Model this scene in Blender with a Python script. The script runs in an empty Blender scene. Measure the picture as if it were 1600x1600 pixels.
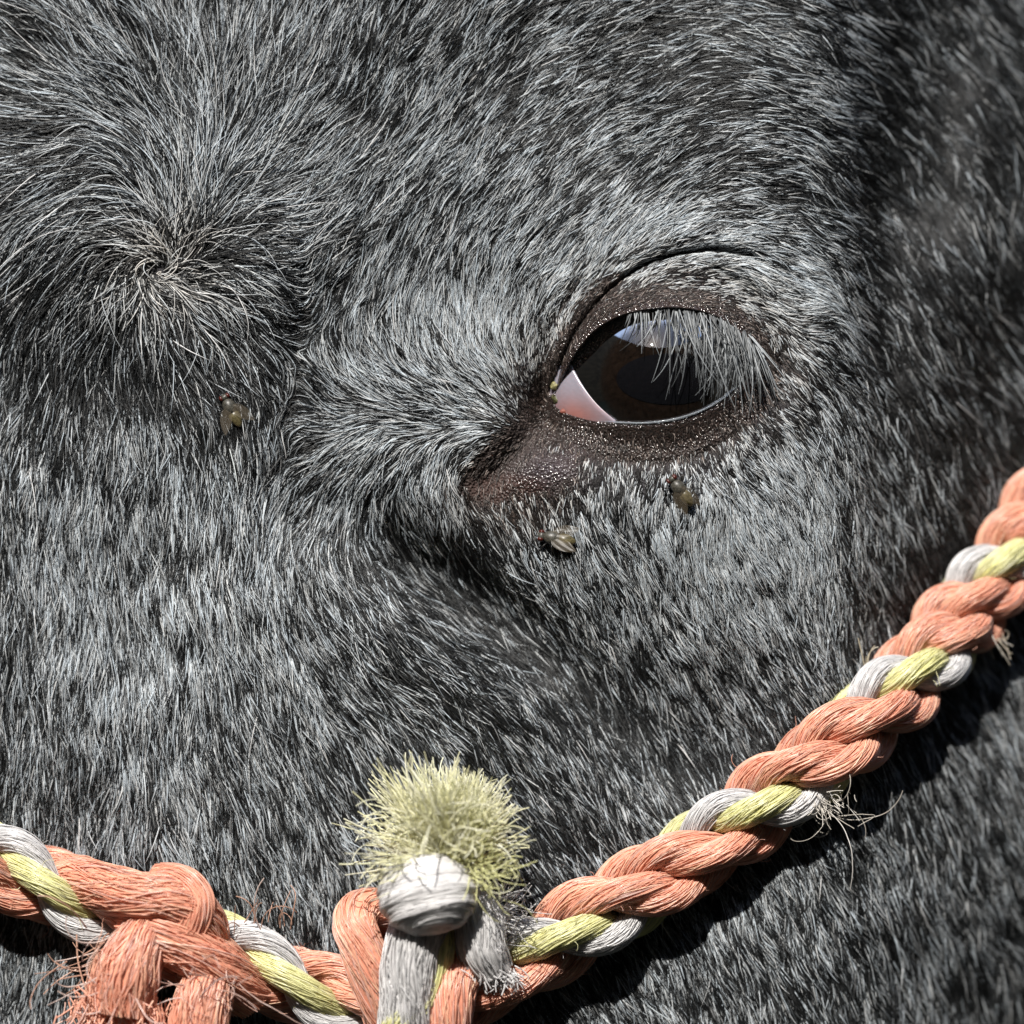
import bpy, math, random
import numpy as np
from mathutils import Vector, Matrix

rng = np.random.default_rng(7)
random.seed(7)
scene = bpy.context.scene

# ------------------------------------------------------------------ scale
S = 0.00015          # metres per design unit: the face patch is 1600 units = 24 cm wide
DIST = 1.0           # camera distance from the plane h = 0
Z0 = 1.25            # height of the cow's face above the ground
DP = DIST / S


def W(x, y, h):
    """design coordinates (x right, y down, h out of the face) -> world metres"""
    x = np.asarray(x, float); y = np.asarray(y, float); h = np.asarray(h, float)
    k = (DP - h) / DP
    return np.stack([(x - 800) * k * S, -h * S + 0 * x, Z0 + (800 - y) * k * S], -1)


# ------------------------------------------------------------------ camera
cam_d = bpy.data.cameras.new("camera")
cam = bpy.data.objects.new("camera", cam_d)
scene.collection.objects.link(cam)
cam.location = (0, -DIST, Z0)
cam.rotation_euler = (math.radians(90), 0, 0)
cam_d.sensor_width = 36
cam_d.lens = 36 * DIST / (1600 * S)
cam_d.clip_start = 0.01
cam_d.clip_end = 3000
cam_d.dof.use_dof = True
cam_d.dof.focus_distance = DIST - 45 * S
cam_d.dof.aperture_fstop = 5.0
scene.camera = cam

# ------------------------------------------------------------------ light
to_sun = Vector((-0.20, -0.74, 0.76)).normalized()
sun_el = math.asin(to_sun.z)
world = bpy.data.worlds.new("World")
scene.world = world
world.use_nodes = True
nt = world.node_tree
bg = nt.nodes["Background"]
sky = nt.nodes.new("ShaderNodeTexSky")
sky.sky_type = 'NISHITA'
sky.sun_disc = False
sky.sun_elevation = sun_el
sky.sun_rotation = math.atan2(to_sun.x, to_sun.y)
nt.links.new(sky.outputs[0], bg.inputs[0])
bg.inputs[1].default_value = 0.14
sd = bpy.data.lights.new("sun", 'SUN')
sd.energy = 4.6
sd.angle = math.radians(0.5)
sd.color = (1.0, 0.955, 0.89)
so = bpy.data.objects.new("sun", sd)
so.rotation_euler = to_sun.to_track_quat('Z', 'Y').to_euler()
so.location = (0, 0, 5)
scene.collection.objects.link(so)
scene.view_settings.view_transform = 'Standard'
scene.view_settings.look = 'None'
scene.view_settings.exposure = 0.55
scene.view_settings.gamma = 1.0
scene.view_settings.use_curve_mapping = False
scene.cycles.use_denoising = True
scene.cycles.max_bounces = 5
scene.cycles.diffuse_bounces = 3
scene.cycles.glossy_bounces = 3
scene.cycles.transparent_max_bounces = 12
scene.cycles_curves.shape = 'RIBBONS'
scene.cycles_curves.subdivisions = 2

COL = scene.collection


# ------------------------------------------------------------------ numpy helpers
def smooth(a, b, x):
    t = np.clip((x - a) / (b - a), 0, 1)
    return t * t * (3 - 2 * t)


def gauss(X, Y, cx, cy, sx, sy, deg=0.0):
    a = math.radians(deg)
    u = (X - cx) * math.cos(a) + (Y - cy) * math.sin(a)
    v = -(X - cx) * math.sin(a) + (Y - cy) * math.cos(a)
    return np.exp(-(u / sx) ** 2 - (v / sy) ** 2)


def dist_poly(X, Y, pts, closed=False):
    pts = np.asarray(pts, float)
    n = len(pts)
    D = np.full(X.shape, 1e9)
    T = np.zeros(X.shape)
    m = n if closed else n - 1
    for i in range(m):
        a = pts[i]; b = pts[(i + 1) % n]
        ab = b - a
        L2 = ab @ ab + 1e-9
        t = np.clip(((X - a[0]) * ab[0] + (Y - a[1]) * ab[1]) / L2, 0, 1)
        d = np.hypot(X - a[0] - t * ab[0], Y - a[1] - t * ab[1])
        k = d < D
        D = np.where(k, d, D)
        T = np.where(k, (i + t) / m, T)
    return D, T


def catmull(pts, n, closed=False):
    P = np.asarray(pts, float)
    m = len(P)
    if closed:
        Q = np.vstack([P[-1], P, P[0], P[1]]); segs = m
    else:
        Q = np.vstack([2 * P[0] - P[1], P, 2 * P[-1] - P[-2]]); segs = m - 1
    out = []
    for i in range(segs):
        p0, p1, p2, p3 = Q[i:i + 4]
        t = np.linspace(0, 1, 24, endpoint=False)[:, None]
        out.append(0.5 * (2 * p1 + (p2 - p0) * t + (2 * p0 - 5 * p1 + 4 * p2 - p3) * t ** 2 + (3 * p1 - p0 - 3 * p2 + p3) * t ** 3))
    A = np.vstack(out + ([] if closed else [P[-1:]]))
    if closed:
        A = np.vstack([A, A[:1]])
    d = np.r_[0, np.cumsum(np.linalg.norm(np.diff(A, axis=0), axis=1))]
    s = np.linspace(0, d[-1], n + 1)[:-1] if closed else np.linspace(0, d[-1], n)
    return np.stack([np.interp(s, d, A[:, k]) for k in range(A.shape[1])], -1)


GX0, GX1, GSTEP = -560.0, 2160.0, 2.5
gn = int((GX1 - GX0) / GSTEP) + 1
gx = GX0 + np.arange(gn) * GSTEP
X, Y = np.meshgrid(gx, gx)      # [row=y, col=x]


def vnoise(cell, seed, X=X, Y=Y):
    r = np.random.default_rng(seed)
    n = int((GX1 - GX0) / cell) + 4
    g = r.uniform(-1, 1, (n, n))
    u = (X - GX0) / cell; v = (Y - GX0) / cell
    u = np.clip(u, 0, n - 2.001); v = np.clip(v, 0, n - 2.001)
    i = u.astype(int); j = v.astype(int)
    fu = u - i; fv = v - j
    fu = fu * fu * (3 - 2 * fu); fv = fv * fv * (3 - 2 * fv)
    return (g[j, i] * (1 - fu) + g[j, i + 1] * fu) * (1 - fv) + (g[j + 1, i] * (1 - fu) + g[j + 1, i + 1] * fu) * fv


def sample(F, x, y):
    u = np.clip((x - GX0) / GSTEP, 0, gn - 1.001); v = np.clip((y - GX0) / GSTEP, 0, gn - 1.001)
    i = u.astype(int); j = v.astype(int)
    fu = u - i; fv = v - j
    return (F[j, i] * (1 - fu) + F[j, i + 1] * fu) * (1 - fv) + (F[j + 1, i] * (1 - fu) + F[j + 1, i + 1] * fu) * fv


# ------------------------------------------------------------------ relief of the face
EX, EY = 1035.0, 588.0
BALL_R, BALL_D = 190.0, 112.0
LID = [(864, 630), (872, 602), (886, 572), (905, 542), (932, 513), (970, 492), (1015, 482), (1060, 480), (1105, 488),
       (1142, 506), (1168, 534), (1180, 566), (1176, 592), (1158, 612), (1130, 632), (1095, 651), (1050, 664),
       (1000, 668), (950, 665), (910, 658), (878, 646)]
NT = 720
lid = catmull(LID, NT, True)
lid_ang = np.arctan2(lid[:, 1] - EY, lid[:, 0] - EX)

h = -((X - 560) / 1250) ** 2 * 95 - ((Y - 720) / 1300) ** 2 * 70
edge = 1330 + 30 * np.cos((Y - 600) / 260.0) + 30 * smooth(1000, 1400, Y)
h += -(190 - 60 * smooth(1000, 1400, Y)) * smooth(-70, 300, X - edge) - 22 * smooth(-30, 45, X - edge) * smooth(1250, 1000, Y)
h += 66 * gauss(X, Y, 1075, 620, 330, 290)
h += 26 * gauss(X, Y, 1130, 820, 190, 130)
h += -70 * gauss(X, Y, 725, 925, 190, 52, 36)
h += 26 * gauss(X, Y, 620, 1010, 170, 70, 36)
h += -30 * gauss(X, Y, 960, 1090, 330, 110, 30)
h += 38 * gauss(X, Y, 230, 400, 240, 190)
h += -12 * gauss(X, Y, 170, 570, 260, 90, 0)
h += 14 * gauss(X, Y, 330, 900, 60, 320, 0)
h += -14 * gauss(X, Y, 520, 1000, 50, 260, -12)
seam, seam_t = dist_poly(X, Y, [(500, 450), (478, 500), (458, 560), (448, 640), (425, 760), (440, 900), (470, 1000)])
h += -15 * np.exp(-(seam / 26) ** 2)
h += 24 * gauss(X, Y, 430, 620, 60, 120) + 16 * gauss(X, Y, 400, 420, 80, 90)
h += 30 * gauss(X, Y, 1190, 250, 160, 220, 15)
h += -45 * gauss(X, Y, 1430, 240, 90, 260, 5) + 55 * gauss(X, Y, 1540, 260, 80, 220)
h += -22 * gauss(X, Y, 1370, 560, 45, 330, 0) + 20 * gauss(X, Y, 1490, 720, 55, 260, -12)
h += 25 * gauss(X, Y, 1330, 1450, 300, 180, -35) + 16 * gauss(X, Y, 1450, 1130, 230, 90, -45)
h += 9 * vnoise(170, 1) + 5 * vnoise(80, 2) + 1.6 * vnoise(30, 3)
h += -95 * smooth(1250, 1750, X) * smooth(1250, 1650, Y)
# upper lid: crease and puffy lid
CREASE = catmull([(862, 612), (880, 560), (905, 510), (945, 460), (1000, 418), (1060, 396), (1125, 390), (1180, 404), (1225, 436)], 60)
cr_d, cr_t = dist_poly(X, Y, CREASE)
# tear-duct groove
duct, duct_t = dist_poly(X, Y, [(866, 628), (842, 668), (806, 706), (762, 752)])
h += -24 * np.exp(-(duct / 22) ** 2) * (1 - 0.4 * duct_t)
h += 7 * gauss(X, Y, 850, 745, 80, 42, -25) + 10 * gauss(X, Y, 775, 660, 40, 70, 30)


def ball(x, y):
    d2 = ((x - EX) / BALL_R) ** 2 + ((y - EY) / BALL_R) ** 2
    return BALL_D * (np.sqrt(np.clip(1 - d2, 0.02, 1)) - 1)


BULGE, BRAD = 34.0, 142.0


APEX = float(sample(h, np.array([EX]), np.array([EY]))[0]) + 2.0


def ball_h(x, y):
    return APEX + ball(x, y)


def cor_h(x, y):
    """front of the cornea"""
    d = np.hypot(x - EX, y - EY)
    return APEX + ball(x, y) + 4 + BULGE * np.clip(1 - (d / BRAD) ** 2, 0, 1) ** 1.5


ld, lt = dist_poly(X, Y, lid[::4], True)
inside_ang = np.arctan2(Y - EY, X - EX)
upper = smooth(0.25, -0.35, np.sin(inside_ang))       # 1 above the eye
thick = 7 + 15 * upper
w = np.exp(-(ld / (48 + 16 * upper)) ** 2)
h = h * (1 - w) + (cor_h(X, Y) + thick) * w
side = ((X - EX) ** 2 + (Y - EY) ** 2)
h += 6 * np.exp(-((cr_d - 22) / 18) ** 2) * smooth(1.02, 0.8, cr_t) * smooth(-0.02, 0.2, cr_t)   # puffed skin both sides of the fold
h += -15 * np.exp(-(cr_d / 4.5) ** 2) * smooth(1.0, 0.75, cr_t)
# bags under the lower lid
l2, l2t = dist_poly(X, Y, catmull([(900, 700), (980, 722), (1070, 718), (1150, 680), (1200, 625)], 30))
h += -5 * np.exp(-(l2 / 7) ** 2)
l3, _ = dist_poly(X, Y, catmull([(1075, 765), (1130, 755), (1180, 715)], 12))
h += -2.2 * np.exp(-(l3 / 9) ** 2)
# round the head off outside the patch
rr = ((np.abs(X - 800) / 1320) ** 4 + (np.abs(Y - 800) / 1320) ** 4) ** 0.25
h += -800 * np.clip((rr - 0.72) / 0.28, 0, 1.1) ** 2.0
H = h


def hs(x, y):
    return sample(H, np.asarray(x, float), np.asarray(y, float))


# ------------------------------------------------------------------ hair flow, length, colour maps
FLOW = """
100 250 -95 30|40 400 -60 80|30 120 -90 -35|130 50 -70 -70|290 80 -20 -100|390 90 25 -97|300 290 -5 -100|400 320 70 -70
445 380 98 0|390 450 95 30|335 490 70 65|250 530 20 97|170 490 -40 90|120 430 -75 60|180 350 -90 -15|215 380 -70 -70|290 370 40 -90
320 420 95 5|270 455 50 85|205 445 -60 75|245 385 -15 -100|60 300 -85 50|20 220 -98 10|200 200 -80 -50|250 230 -45 -85|120 320 -92 35
50 550 -35 95|200 600 8 100|330 580 48 85|405 520 72 65|430 600 45 88|350 690 12 100|50 750 -10 100|200 750 0 100|350 820 5 100
60 640 -22 97|440 460 88 45|410 690 15 98|490 400 45 -88|480 300 60 -80|440 230 48 -87
505 480 30 -93|525 580 -50 -85|495 620 -75 -60|560 450 35 -93|650 420 35 -93|620 520 -20 -97|720 520 -10 -100|560 600 -75 -65
700 600 -65 -75|640 650 -100 -5|740 625 -85 -50|790 600 -55 -80|550 680 -95 30|490 660 -98 10|500 720 -80 60|600 740 -60 80|700 740 -35 94
480 780 -50 85|740 690 -95 25|800 480 25 -95|800 350 50 -86|900 420 55 -83|1000 350 75 -65|980 290 75 -65|850 560 5 -100|620 300 50 -87
1100 345 95 -30|1200 330 100 5|1280 370 85 50|1330 450 55 83|1250 435 92 15|1275 500 98 0|1340 540 60 78|1100 260 90 -40|1200 240 97 -10
1300 270 70 65|1100 430 95 -10|1010 440 85 -50|1190 465 88 35|1215 540 45 88|1260 565 85 45|1230 640 70 70|1300 650 48 87|1200 720 50 87
1300 800 22 97|1100 800 10 100|1300 950 28 95|1400 700 40 90|1450 950 42 90|850 800 30 95|760 800 35 95|720 780 25 95|640 800 30 93
560 800 -12 100|600 860 60 80|660 960 85 55|710 1010 85 50|760 1060 80 60|850 950 55 83|950 900 35 93|1000 1000 40 90|620 1080 70 70
540 940 40 92|540 1060 45 90|1000 1200 50 87|800 1200 60 80|600 1250 50 87|300 1000 10 100|100 1000 0 100|300 1250 10 100|150 1250 -10 100
450 1200 30 95|550 50 45 -88|700 100 55 -83|900 60 85 -50|1050 40 95 -20|1200 80 95 25|1350 100 80 60|1500 100 60 80|1550 320 30 95
1420 350 50 87|500 180 55 -83|600 250 55 -83|1500 1300 35 93|1200 1500 35 93|900 1550 45 90|1450 1550 30 95|300 1550 5 100|60 1500 -15 98
950 760 12 99|1020 760 8 100|1140 690 45 90|900 720 -10 100|1550 800 40 92|850 250 68 -73|720 250 55 -83|1020 150 85 -50|1400 500 45 88
0 900 -5 100|420 950 18 98|460 1080 28 95|200 1100 0 100|400 1400 20 97|700 1450 50 87|1100 1300 45 88|1350 1200 35 93
"""
ctrl = np.array([[float(v) for v in q.split()] for ln in FLOW.strip().splitlines() for q in ln.split('|')])
cstep = 10
cx_ = np.arange(GX0, GX1 + cstep, cstep)
CX, CY = np.meshgrid(cx_, cx_)
FX = np.zeros(CX.shape); FY = np.zeros(CX.shape)
for px, py, dx, dy in ctrl:
    d2 = (CX - px) ** 2 + (CY - py) ** 2
    wgt = 1.0 / (d2 + 18.0 ** 2) ** 1.6
    n = math.hypot(dx, dy)
    FX += wgt * dx / n; FY += wgt * dy / n
n = np.hypot(FX, FY) + 1e-12
FX /= n; FY /= n
# twist of the whorl round its centre
wd = np.hypot(CX - 240, CY - 415)
wa = -0.65 * np.exp(-(wd / 75) ** 2)
FX, FY = FX * np.cos(wa) - FY * np.sin(wa), FX * np.sin(wa) + FY * np.cos(wa)


def upsample(F):
    u = (X - GX0) / cstep; v = (Y - GX0) / cstep
    i = np.clip(u.astype(int), 0, F.shape[1] - 2); j = np.clip(v.astype(int), 0, F.shape[0] - 2)
    fu = u - i; fv = v - j
    return (F[j, i] * (1 - fu) + F[j, i + 1] * fu) * (1 - fv) + (F[j + 1, i] * (1 - fu) + F[j + 1, i + 1] * fu) * fv


DX = upsample(FX); DY = upsample(FY)

# length
LEN = 42 + 0 * X
LEN += 44 * gauss(X, Y, 230, 330, 330, 300)
LEN += 18 * gauss(X, Y, 200, 1000, 380, 420)
LEN += 22 * gauss(X, Y, 100, 80, 400, 200)
LEN += 10 * smooth(1300, 1450, X)
LEN += -20 * gauss(X, Y, 1040, 600, 330, 270)
LEN *= 1 - 0.35 * np.exp(-(ld / 70) ** 2)

# bare, naked lid skin (0 hairy .. 1 bare)
bare_w = 34 + 22 * smooth(-0.2, 0.6, np.sin(inside_ang)) * smooth(500, 0, np.abs(X - 1000)) - 8 * upper * smooth(1000, 1180, X)
BARE = smooth(1.25, 0.75, ld / bare_w)
inside = np.zeros(X.shape, bool)
j = 0
LX, LY = lid[::6, 0], lid[::6, 1]
for a in range(len(LX)):
    b = (a + 1) % len(LX)
    c = ((LY[a] > Y) != (LY[b] > Y)) & (X < (LX[b] - LX[a]) * (Y - LY[a]) / (LY[b] - LY[a] + 1e-9) + LX[a])
    inside ^= c
BARE = np.maximum(BARE, inside)
BARE = np.maximum(BARE, smooth(1.3, 0.7, duct / (34 + 6 * duct_t)))
BARE = np.maximum(BARE, smooth(0.35, 0.75, gauss(X, Y, 850, 735, 90, 52, -12)))
BARE = np.maximum(BARE, 0.85 * smooth(0.35, 0.75, gauss(X, Y, 925, 480, 30, 75, 38)))

LEN *= 1 - 0.62 * smooth(2.3, 1.0, ld / bare_w)
LEN *= 1 - 0.5 * smooth(2.0, 1.0, duct / 36)
LEN *= 1 - 0.5 * smooth(0.12, 0.45, gauss(X, Y, 850, 735, 90, 52, -12))
LEN *= 1 - 0.5 * gauss(X, Y, 238, 418, 32, 30)
LEN = np.maximum(LEN, 12)
RAD = 1.0 - 0.22 * gauss(X, Y, 1040, 620, 420, 330) + 0.12 * gauss(X, Y, 230, 330, 330, 300)

# share of white hairs in the roan coat, with some shade painted in
WH = 0.235 + 0 * X
WH += 0.55 * gauss(X, Y, 1200, 435, 150, 70, 20)
WH += 0.34 * gauss(X, Y, 1010, 375, 150, 50, -25)
WH += 0.46 * gauss(X, Y, 1180, 820, 170, 150)
WH += 0.22 * gauss(X, Y, 1000, 860, 160, 90)
WH += 0.34 * gauss(X, Y, 740, 580, 160, 140)
WH += 0.22 * gauss(X, Y, 640, 720, 160, 90)
WH += 0.18 * gauss(X, Y, 740, 330, 280, 180)
WH += 0.22 * gauss(X, Y, 310, 350, 130, 90, -20)
WH += 0.20 * gauss(X, Y, 220, 980, 300, 330)
WH += -0.16 * gauss(X, Y, 150, 560, 260, 70)  # shade below the whorl bulge, painted in as fewer white hairs
WH += -0.10 * gauss(X, Y, 60, 320, 140, 160)
WH += 0.10 * gauss(X, Y, 330, 120, 260, 130)
WH += -0.13 * gauss(X, Y, 930, 1150, 360, 200, 10)
WH += -0.14 * gauss(X, Y, 740, 930, 190, 70, 36)  # the hollow's shade, painted into the hair colour
WH += -0.16 * smooth(1290, 1380, X) * smooth(1100, 900, Y)
WH += -0.10 * gauss(X, Y, 1400, 230, 120, 240)
WH += -0.08 * gauss(X, Y, 500, 560, 60, 120) - 0.08 * gauss(X, Y, 1500, 1450, 350, 300)
WH += -0.05 * gauss(X, Y, 950, 130, 300, 90)
WH += 0.10 * vnoise(110, 11) + 0.09 * vnoise(45, 12)
WH = np.clip(WH, 0.05, 0.92)
# brown tinge (around the lids and on the cheek behind the eye)
BR = np.clip(0.8 * np.exp(-((ld - 20) / 60) ** 2) + 0.22 * gauss(X, Y, 1440, 760, 130, 330) + 0.8 * smooth(0.2, 0.7, gauss(X, Y, 800, 760, 120, 70)), 0, 1)


# ------------------------------------------------------------------ materials
def new_mat(name):
    m = bpy.data.materials.new(name)
    m.use_nodes = True
    t = m.node_tree
    return m, t, t.nodes["Principled BSDF"], t.nodes["Material Output"]


def setp(p, **k):
    for a, v in k.items():
        p.inputs[a.replace('_', ' ')].default_value = v


def ramp(t, fac, stops):
    r = t.nodes.new("ShaderNodeValToRGB")
    e = r.color_ramp.elements
    while len(e) < len(stops):
        e.new(0.5)
    for q, (pos, c) in zip(e, stops):
        q.position = pos; q.color = (*c, 1)
    t.links.new(fac, r.inputs[0])
    return r.outputs[0]


def noise(t, scale, detail=4, rough=0.6, vec=None):
    nn = t.nodes.new("ShaderNodeTexNoise")
    nn.inputs["Scale"].default_value = scale
    nn.inputs["Detail"].default_value = detail
    nn.inputs["Roughness"].default_value = rough
    if vec is not None:
        t.links.new(vec, nn.inputs["Vector"])
    return nn.outputs[0]


def geo_pos(t):
    return t.nodes.new("ShaderNodeNewGeometry").outputs["Position"]


# skin
skin_m, t, p, o = new_mat("cow_skin")
at = t.nodes.new("ShaderNodeAttribute"); at.attribute_name = "pigment"
aw = t.nodes.new("ShaderNodeAttribute"); aw.attribute_name = "wet"
pos = geo_pos(t)
mx = t.nodes.new("ShaderNodeMix"); mx.data_type = 'RGBA'; mx.blend_type = 'MULTIPLY'
mx.inputs[0].default_value = 1.0
t.links.new(at.outputs["Color"], mx.inputs[6])
t.links.new(ramp(t, noise(t, 900, 3, 0.6, pos), [(0.3, (0.6, 0.55, 0.55)), (0.7, (1.3, 1.25, 1.25))]), mx.inputs[7])
t.links.new(mx.outputs[2], p.inputs["Base Color"])
mr = t.nodes.new("ShaderNodeMapRange")
mr.inputs["To Min"].default_value = 0.75; mr.inputs["To Max"].default_value = 0.14
t.links.new(aw.outputs["Fac"], mr.inputs["Value"])
t.links.new(mr.outputs[0], p.inputs["Roughness"])
vor = t.nodes.new("ShaderNodeTexVoronoi"); vor.inputs["Scale"].default_value = 1500
t.links.new(pos, vor.inputs["Vector"])
b1 = t.nodes.new("ShaderNodeBump"); b1.inputs["Strength"].default_value = 1.0; b1.inputs["Distance"].default_value = 0.0005
t.links.new(vor.outputs["Distance"], b1.inputs["Height"])
b2 = t.nodes.new("ShaderNodeBump"); b2.inputs["Strength"].default_value = 0.6; b2.inputs["Distance"].default_value = 0.0008
t.links.new(noise(t, 420, 5, 0.65, pos), b2.inputs["Height"])
t.links.new(b1.outputs[0], b2.inputs["Normal"])
t.links.new(b2.outputs[0], p.inputs["Normal"])
setp(p, Specular_IOR_Level=0.5)
p.inputs["Coat Roughness"].default_value = 0.12
t.links.new(aw.outputs["Fac"], p.inputs["Coat Weight"])
t.links.new(b2.outputs[0], p.inputs["Coat Normal"])


# hair materials
def hair_mat(name, rough=0.4, spec=0.5, trans=0.18):
    m, t, p, o = new_mat(name)
    a = t.nodes.new("ShaderNodeAttribute"); a.attribute_name = "hair_col"
    t.links.new(a.outputs["Color"], p.inputs["Base Color"])
    setp(p, Roughness=rough, Specular_IOR_Level=spec)
    tr = t.nodes.new("ShaderNodeBsdfTranslucent")
    t.links.new(a.outputs["Color"], tr.inputs[0])
    ms = t.nodes.new("ShaderNodeMixShader"); ms.inputs[0].default_value = trans
    t.links.new(p.outputs[0], ms.inputs[1]); t.links.new(tr.outputs[0], ms.inputs[2])
    t.links.new(ms.outputs[0], o.inputs[0])
    return m


coat_m = hair_mat("roan_coat_hair", 0.42, 0.45)
lash_m = hair_mat("lash_hair", 0.35, 0.5)


def fibre_mat(name):
    m, t, p, o = new_mat(name)
    a = t.nodes.new("ShaderNodeAttribute"); a.attribute_name = "hair_col"
    t.links.new(a.outputs["Color"], p.inputs["Base Color"])
    setp(p, Roughness=0.28, Specular_IOR_Level=0.6)
    tr = t.nodes.new("ShaderNodeBsdfTranslucent")
    t.links.new(a.outputs["Color"], tr.inputs[0])
    ms = t.nodes.new("ShaderNodeMixShader"); ms.inputs[0].default_value = 0.22
    t.links.new(p.outputs[0], ms.inputs[1]); t.links.new(tr.outputs[0], ms.inputs[2])
    t.links.new(ms.outputs[0], o.inputs[0])
    return m


fib_m = fibre_mat("plastic_fibre")


def plain(name, col, rough=0.5, spec=0.5, nscale=600, var=0.35, bump=0.2, bd=0.0002, sss=0.0, **k):
    m, t, p, o = new_mat(name)
    pos = geo_pos(t)
    c0 = tuple(c * (1 - var) for c in col); c1 = tuple(min(1, c * (1 + var)) for c in col)
    nz = noise(t, nscale, 4, 0.6, pos)
    t.links.new(ramp(t, nz, [(0.3, c0), (0.7, c1)]), p.inputs["Base Color"])
    if bump:
        b = t.nodes.new("ShaderNodeBump"); b.inputs["Strength"].default_value = bump; b.inputs["Distance"].default_value = bd
        t.links.new(nz, b.inputs["Height"]); t.links.new(b.outputs[0], p.inputs["Normal"])
    setp(p, Roughness=rough, Specular_IOR_Level=spec)
    if sss:
        p.inputs["Subsurface Weight"].default_value = sss
        p.inputs["Subsurface Scale"].default_value = 0.001
    for a, v in k.items():
        p.inputs[a.replace('_', ' ')].default_value = v
    return m


ORANGE = (0.84, 0.42, 0.295)
YELLOW = (0.75, 0.73, 0.38)
WHITE = (0.66, 0.65, 0.65)
core_m = {'orange': plain("orange_plastic_yarn", (0.72, 0.31, 0.205), 0.5, 0.4),
          'yellow': plain("yellow_plastic_yarn", (0.62, 0.60, 0.27), 0.5, 0.4),
          'white': plain("white_plastic_yarn", (0.54, 0.53, 0.53), 0.5, 0.4)}
TINT = {'orange': ORANGE, 'yellow': YELLOW, 'white': WHITE}

eye_m = plain("dark_eyeball", (0.030, 0.014, 0.007), 0.8, 0.0, 500, 0.6, 0)
iris_m = plain("dark_iris", (0.008, 0.005, 0.0035), 0.8, 0.0, 900, 0.5, 0)
pupil_m = plain("pupil", (0.004, 0.004, 0.005), 0.8, 0.0, 900, 0.2, 0)
third_m, t, p, o = new_mat("third_eyelid_membrane")
tc = t.nodes.new("ShaderNodeAttribute"); tc.attribute_name = "pigment"
t.links.new(tc.outputs["Color"], p.inputs["Base Color"])
setp(p, Roughness=0.22, Specular_IOR_Level=0.5)
p.inputs["Subsurface Weight"].default_value = 0.3
p.inputs["Subsurface Scale"].default_value = 0.0015
p.inputs["Subsurface Radius"].default_value = (1, 0.4, 0.3)
pink_m = plain("pink_corner_flesh", (0.22, 0.075, 0.055), 0.25, 0.5, 900, 0.3, 0.3)
crumb_m = plain("yellow_green_crumb", (0.22, 0.20, 0.09), 0.5, 0.4, 1500, 0.5, 0.6, 0.0004)
# clear cornea and tears: Fresnel mix of straight transmission and mirror
corn_m = bpy.data.materials.new("clear_cornea"); corn_m.use_nodes = True
t = corn_m.node_tree
t.nodes.remove(t.nodes["Principled BSDF"])
fr = t.nodes.new("ShaderNodeFresnel"); fr.inputs[0].default_value = 1.75
tb = t.nodes.new("ShaderNodeBsdfTransparent"); gb = t.nodes.new("ShaderNodeBsdfGlossy"); gb.inputs["Roughness"].default_value = 0.02
ms = t.nodes.new("ShaderNodeMixShader")
t.links.new(fr.outputs[0], ms.inputs[0]); t.links.new(tb.outputs[0], ms.inputs[1]); t.links.new(gb.outputs[0], ms.inputs[2])
t.links.new(ms.outputs[0], t.nodes["Material Output"].inputs[0])
tear_m = plain("tear_film", (0.55, 0.6, 0.66), 0.05, 0.6, 900, 0.1, 0, Transmission_Weight=0.75, IOR=1.34)
fly_m = plain("fly_grey_body", (0.055, 0.052, 0.042), 0.4, 0.5, 2500, 0.7, 0.4, 0.0001)
fly_dark_m = plain("fly_dark_leg", (0.012, 0.011, 0.010), 0.4, 0.5, 2500, 0.4, 0)
fly_abd_m = plain("fly_olive_abdomen", (0.09, 0.075, 0.035), 0.35, 0.5, 2000, 0.6, 0.2, 0.0001)
fly_eye_m = plain("fly_red_eye", (0.06, 0.012, 0.008), 0.3, 0.5, 3000, 0.3, 0)
wing_m, t, p, o = new_mat("fly_wing")
setp(p, Base_Color=(0.16, 0.13, 0.09, 1), Roughness=0.35, Alpha=0.24)


# ------------------------------------------------------------------ object helpers
def tag(o, label, cat, group=None):
    o["label"] = label; o["category"] = cat
    if group:
        o["group"] = group


def link(o, parent=None):
    COL.objects.link(o)
    if parent is not None:
        o.parent = parent
        o.matrix_parent_inverse = PARW[parent.name].inverted()
    PARW[o.name] = o.matrix_basis.copy() if parent is None else Matrix()
    return o


PARW = {}


def mesh_obj(name, verts, faces, mat, parent=None, smooth_=True):
    me = bpy.data.meshes.new(name)
    me.from_pydata(np.asarray(verts).tolist(), [], faces if isinstance(faces, list) else faces.tolist())
    me.update()
    if smooth_:
        me.polygons.foreach_set("use_smooth", np.ones(len(me.polygons), bool))
    me.materials.append(mat)
    return link(bpy.data.objects.new(name, me), parent)


def grid_faces(nr, nc, wrap=False):
    r = np.arange(nr - 1)[:, None]; c = np.arange(nc if wrap else nc - 1)[None, :]
    a = r * nc + c; b = r * nc + (c + 1) % nc
    return np.stack([a, b, b + nc, a + nc], -1).reshape(-1, 4)


def curves_obj(name, P, R, C, mat, parent=None, stuff=True):
    """P (N,n,3) world points, R (N,n) radii in metres, C (N,3) colours"""
    N, n, _ = P.shape
    cu = bpy.data.hair_curves.new(name)
    cu.add_curves([n] * N)
    cu.attributes["position"].data.foreach_set("vector", np.ascontiguousarray(P, np.float32).ravel())
    ra = cu.attributes.get("radius") or cu.attributes.new("radius", 'FLOAT', 'POINT')
    ra.data.foreach_set("value", np.ascontiguousarray(R, np.float32).ravel())
    ca = cu.attributes.new("hair_col", 'FLOAT_COLOR', 'CURVE')
    ca.data.foreach_set("color", np.concatenate([C, np.ones((N, 1))], 1).astype(np.float32).ravel())
    cu.materials.append(mat)
    o = link(bpy.data.objects.new(name, cu), parent)
    if stuff:
        o["kind"] = "stuff"
    return o


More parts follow.
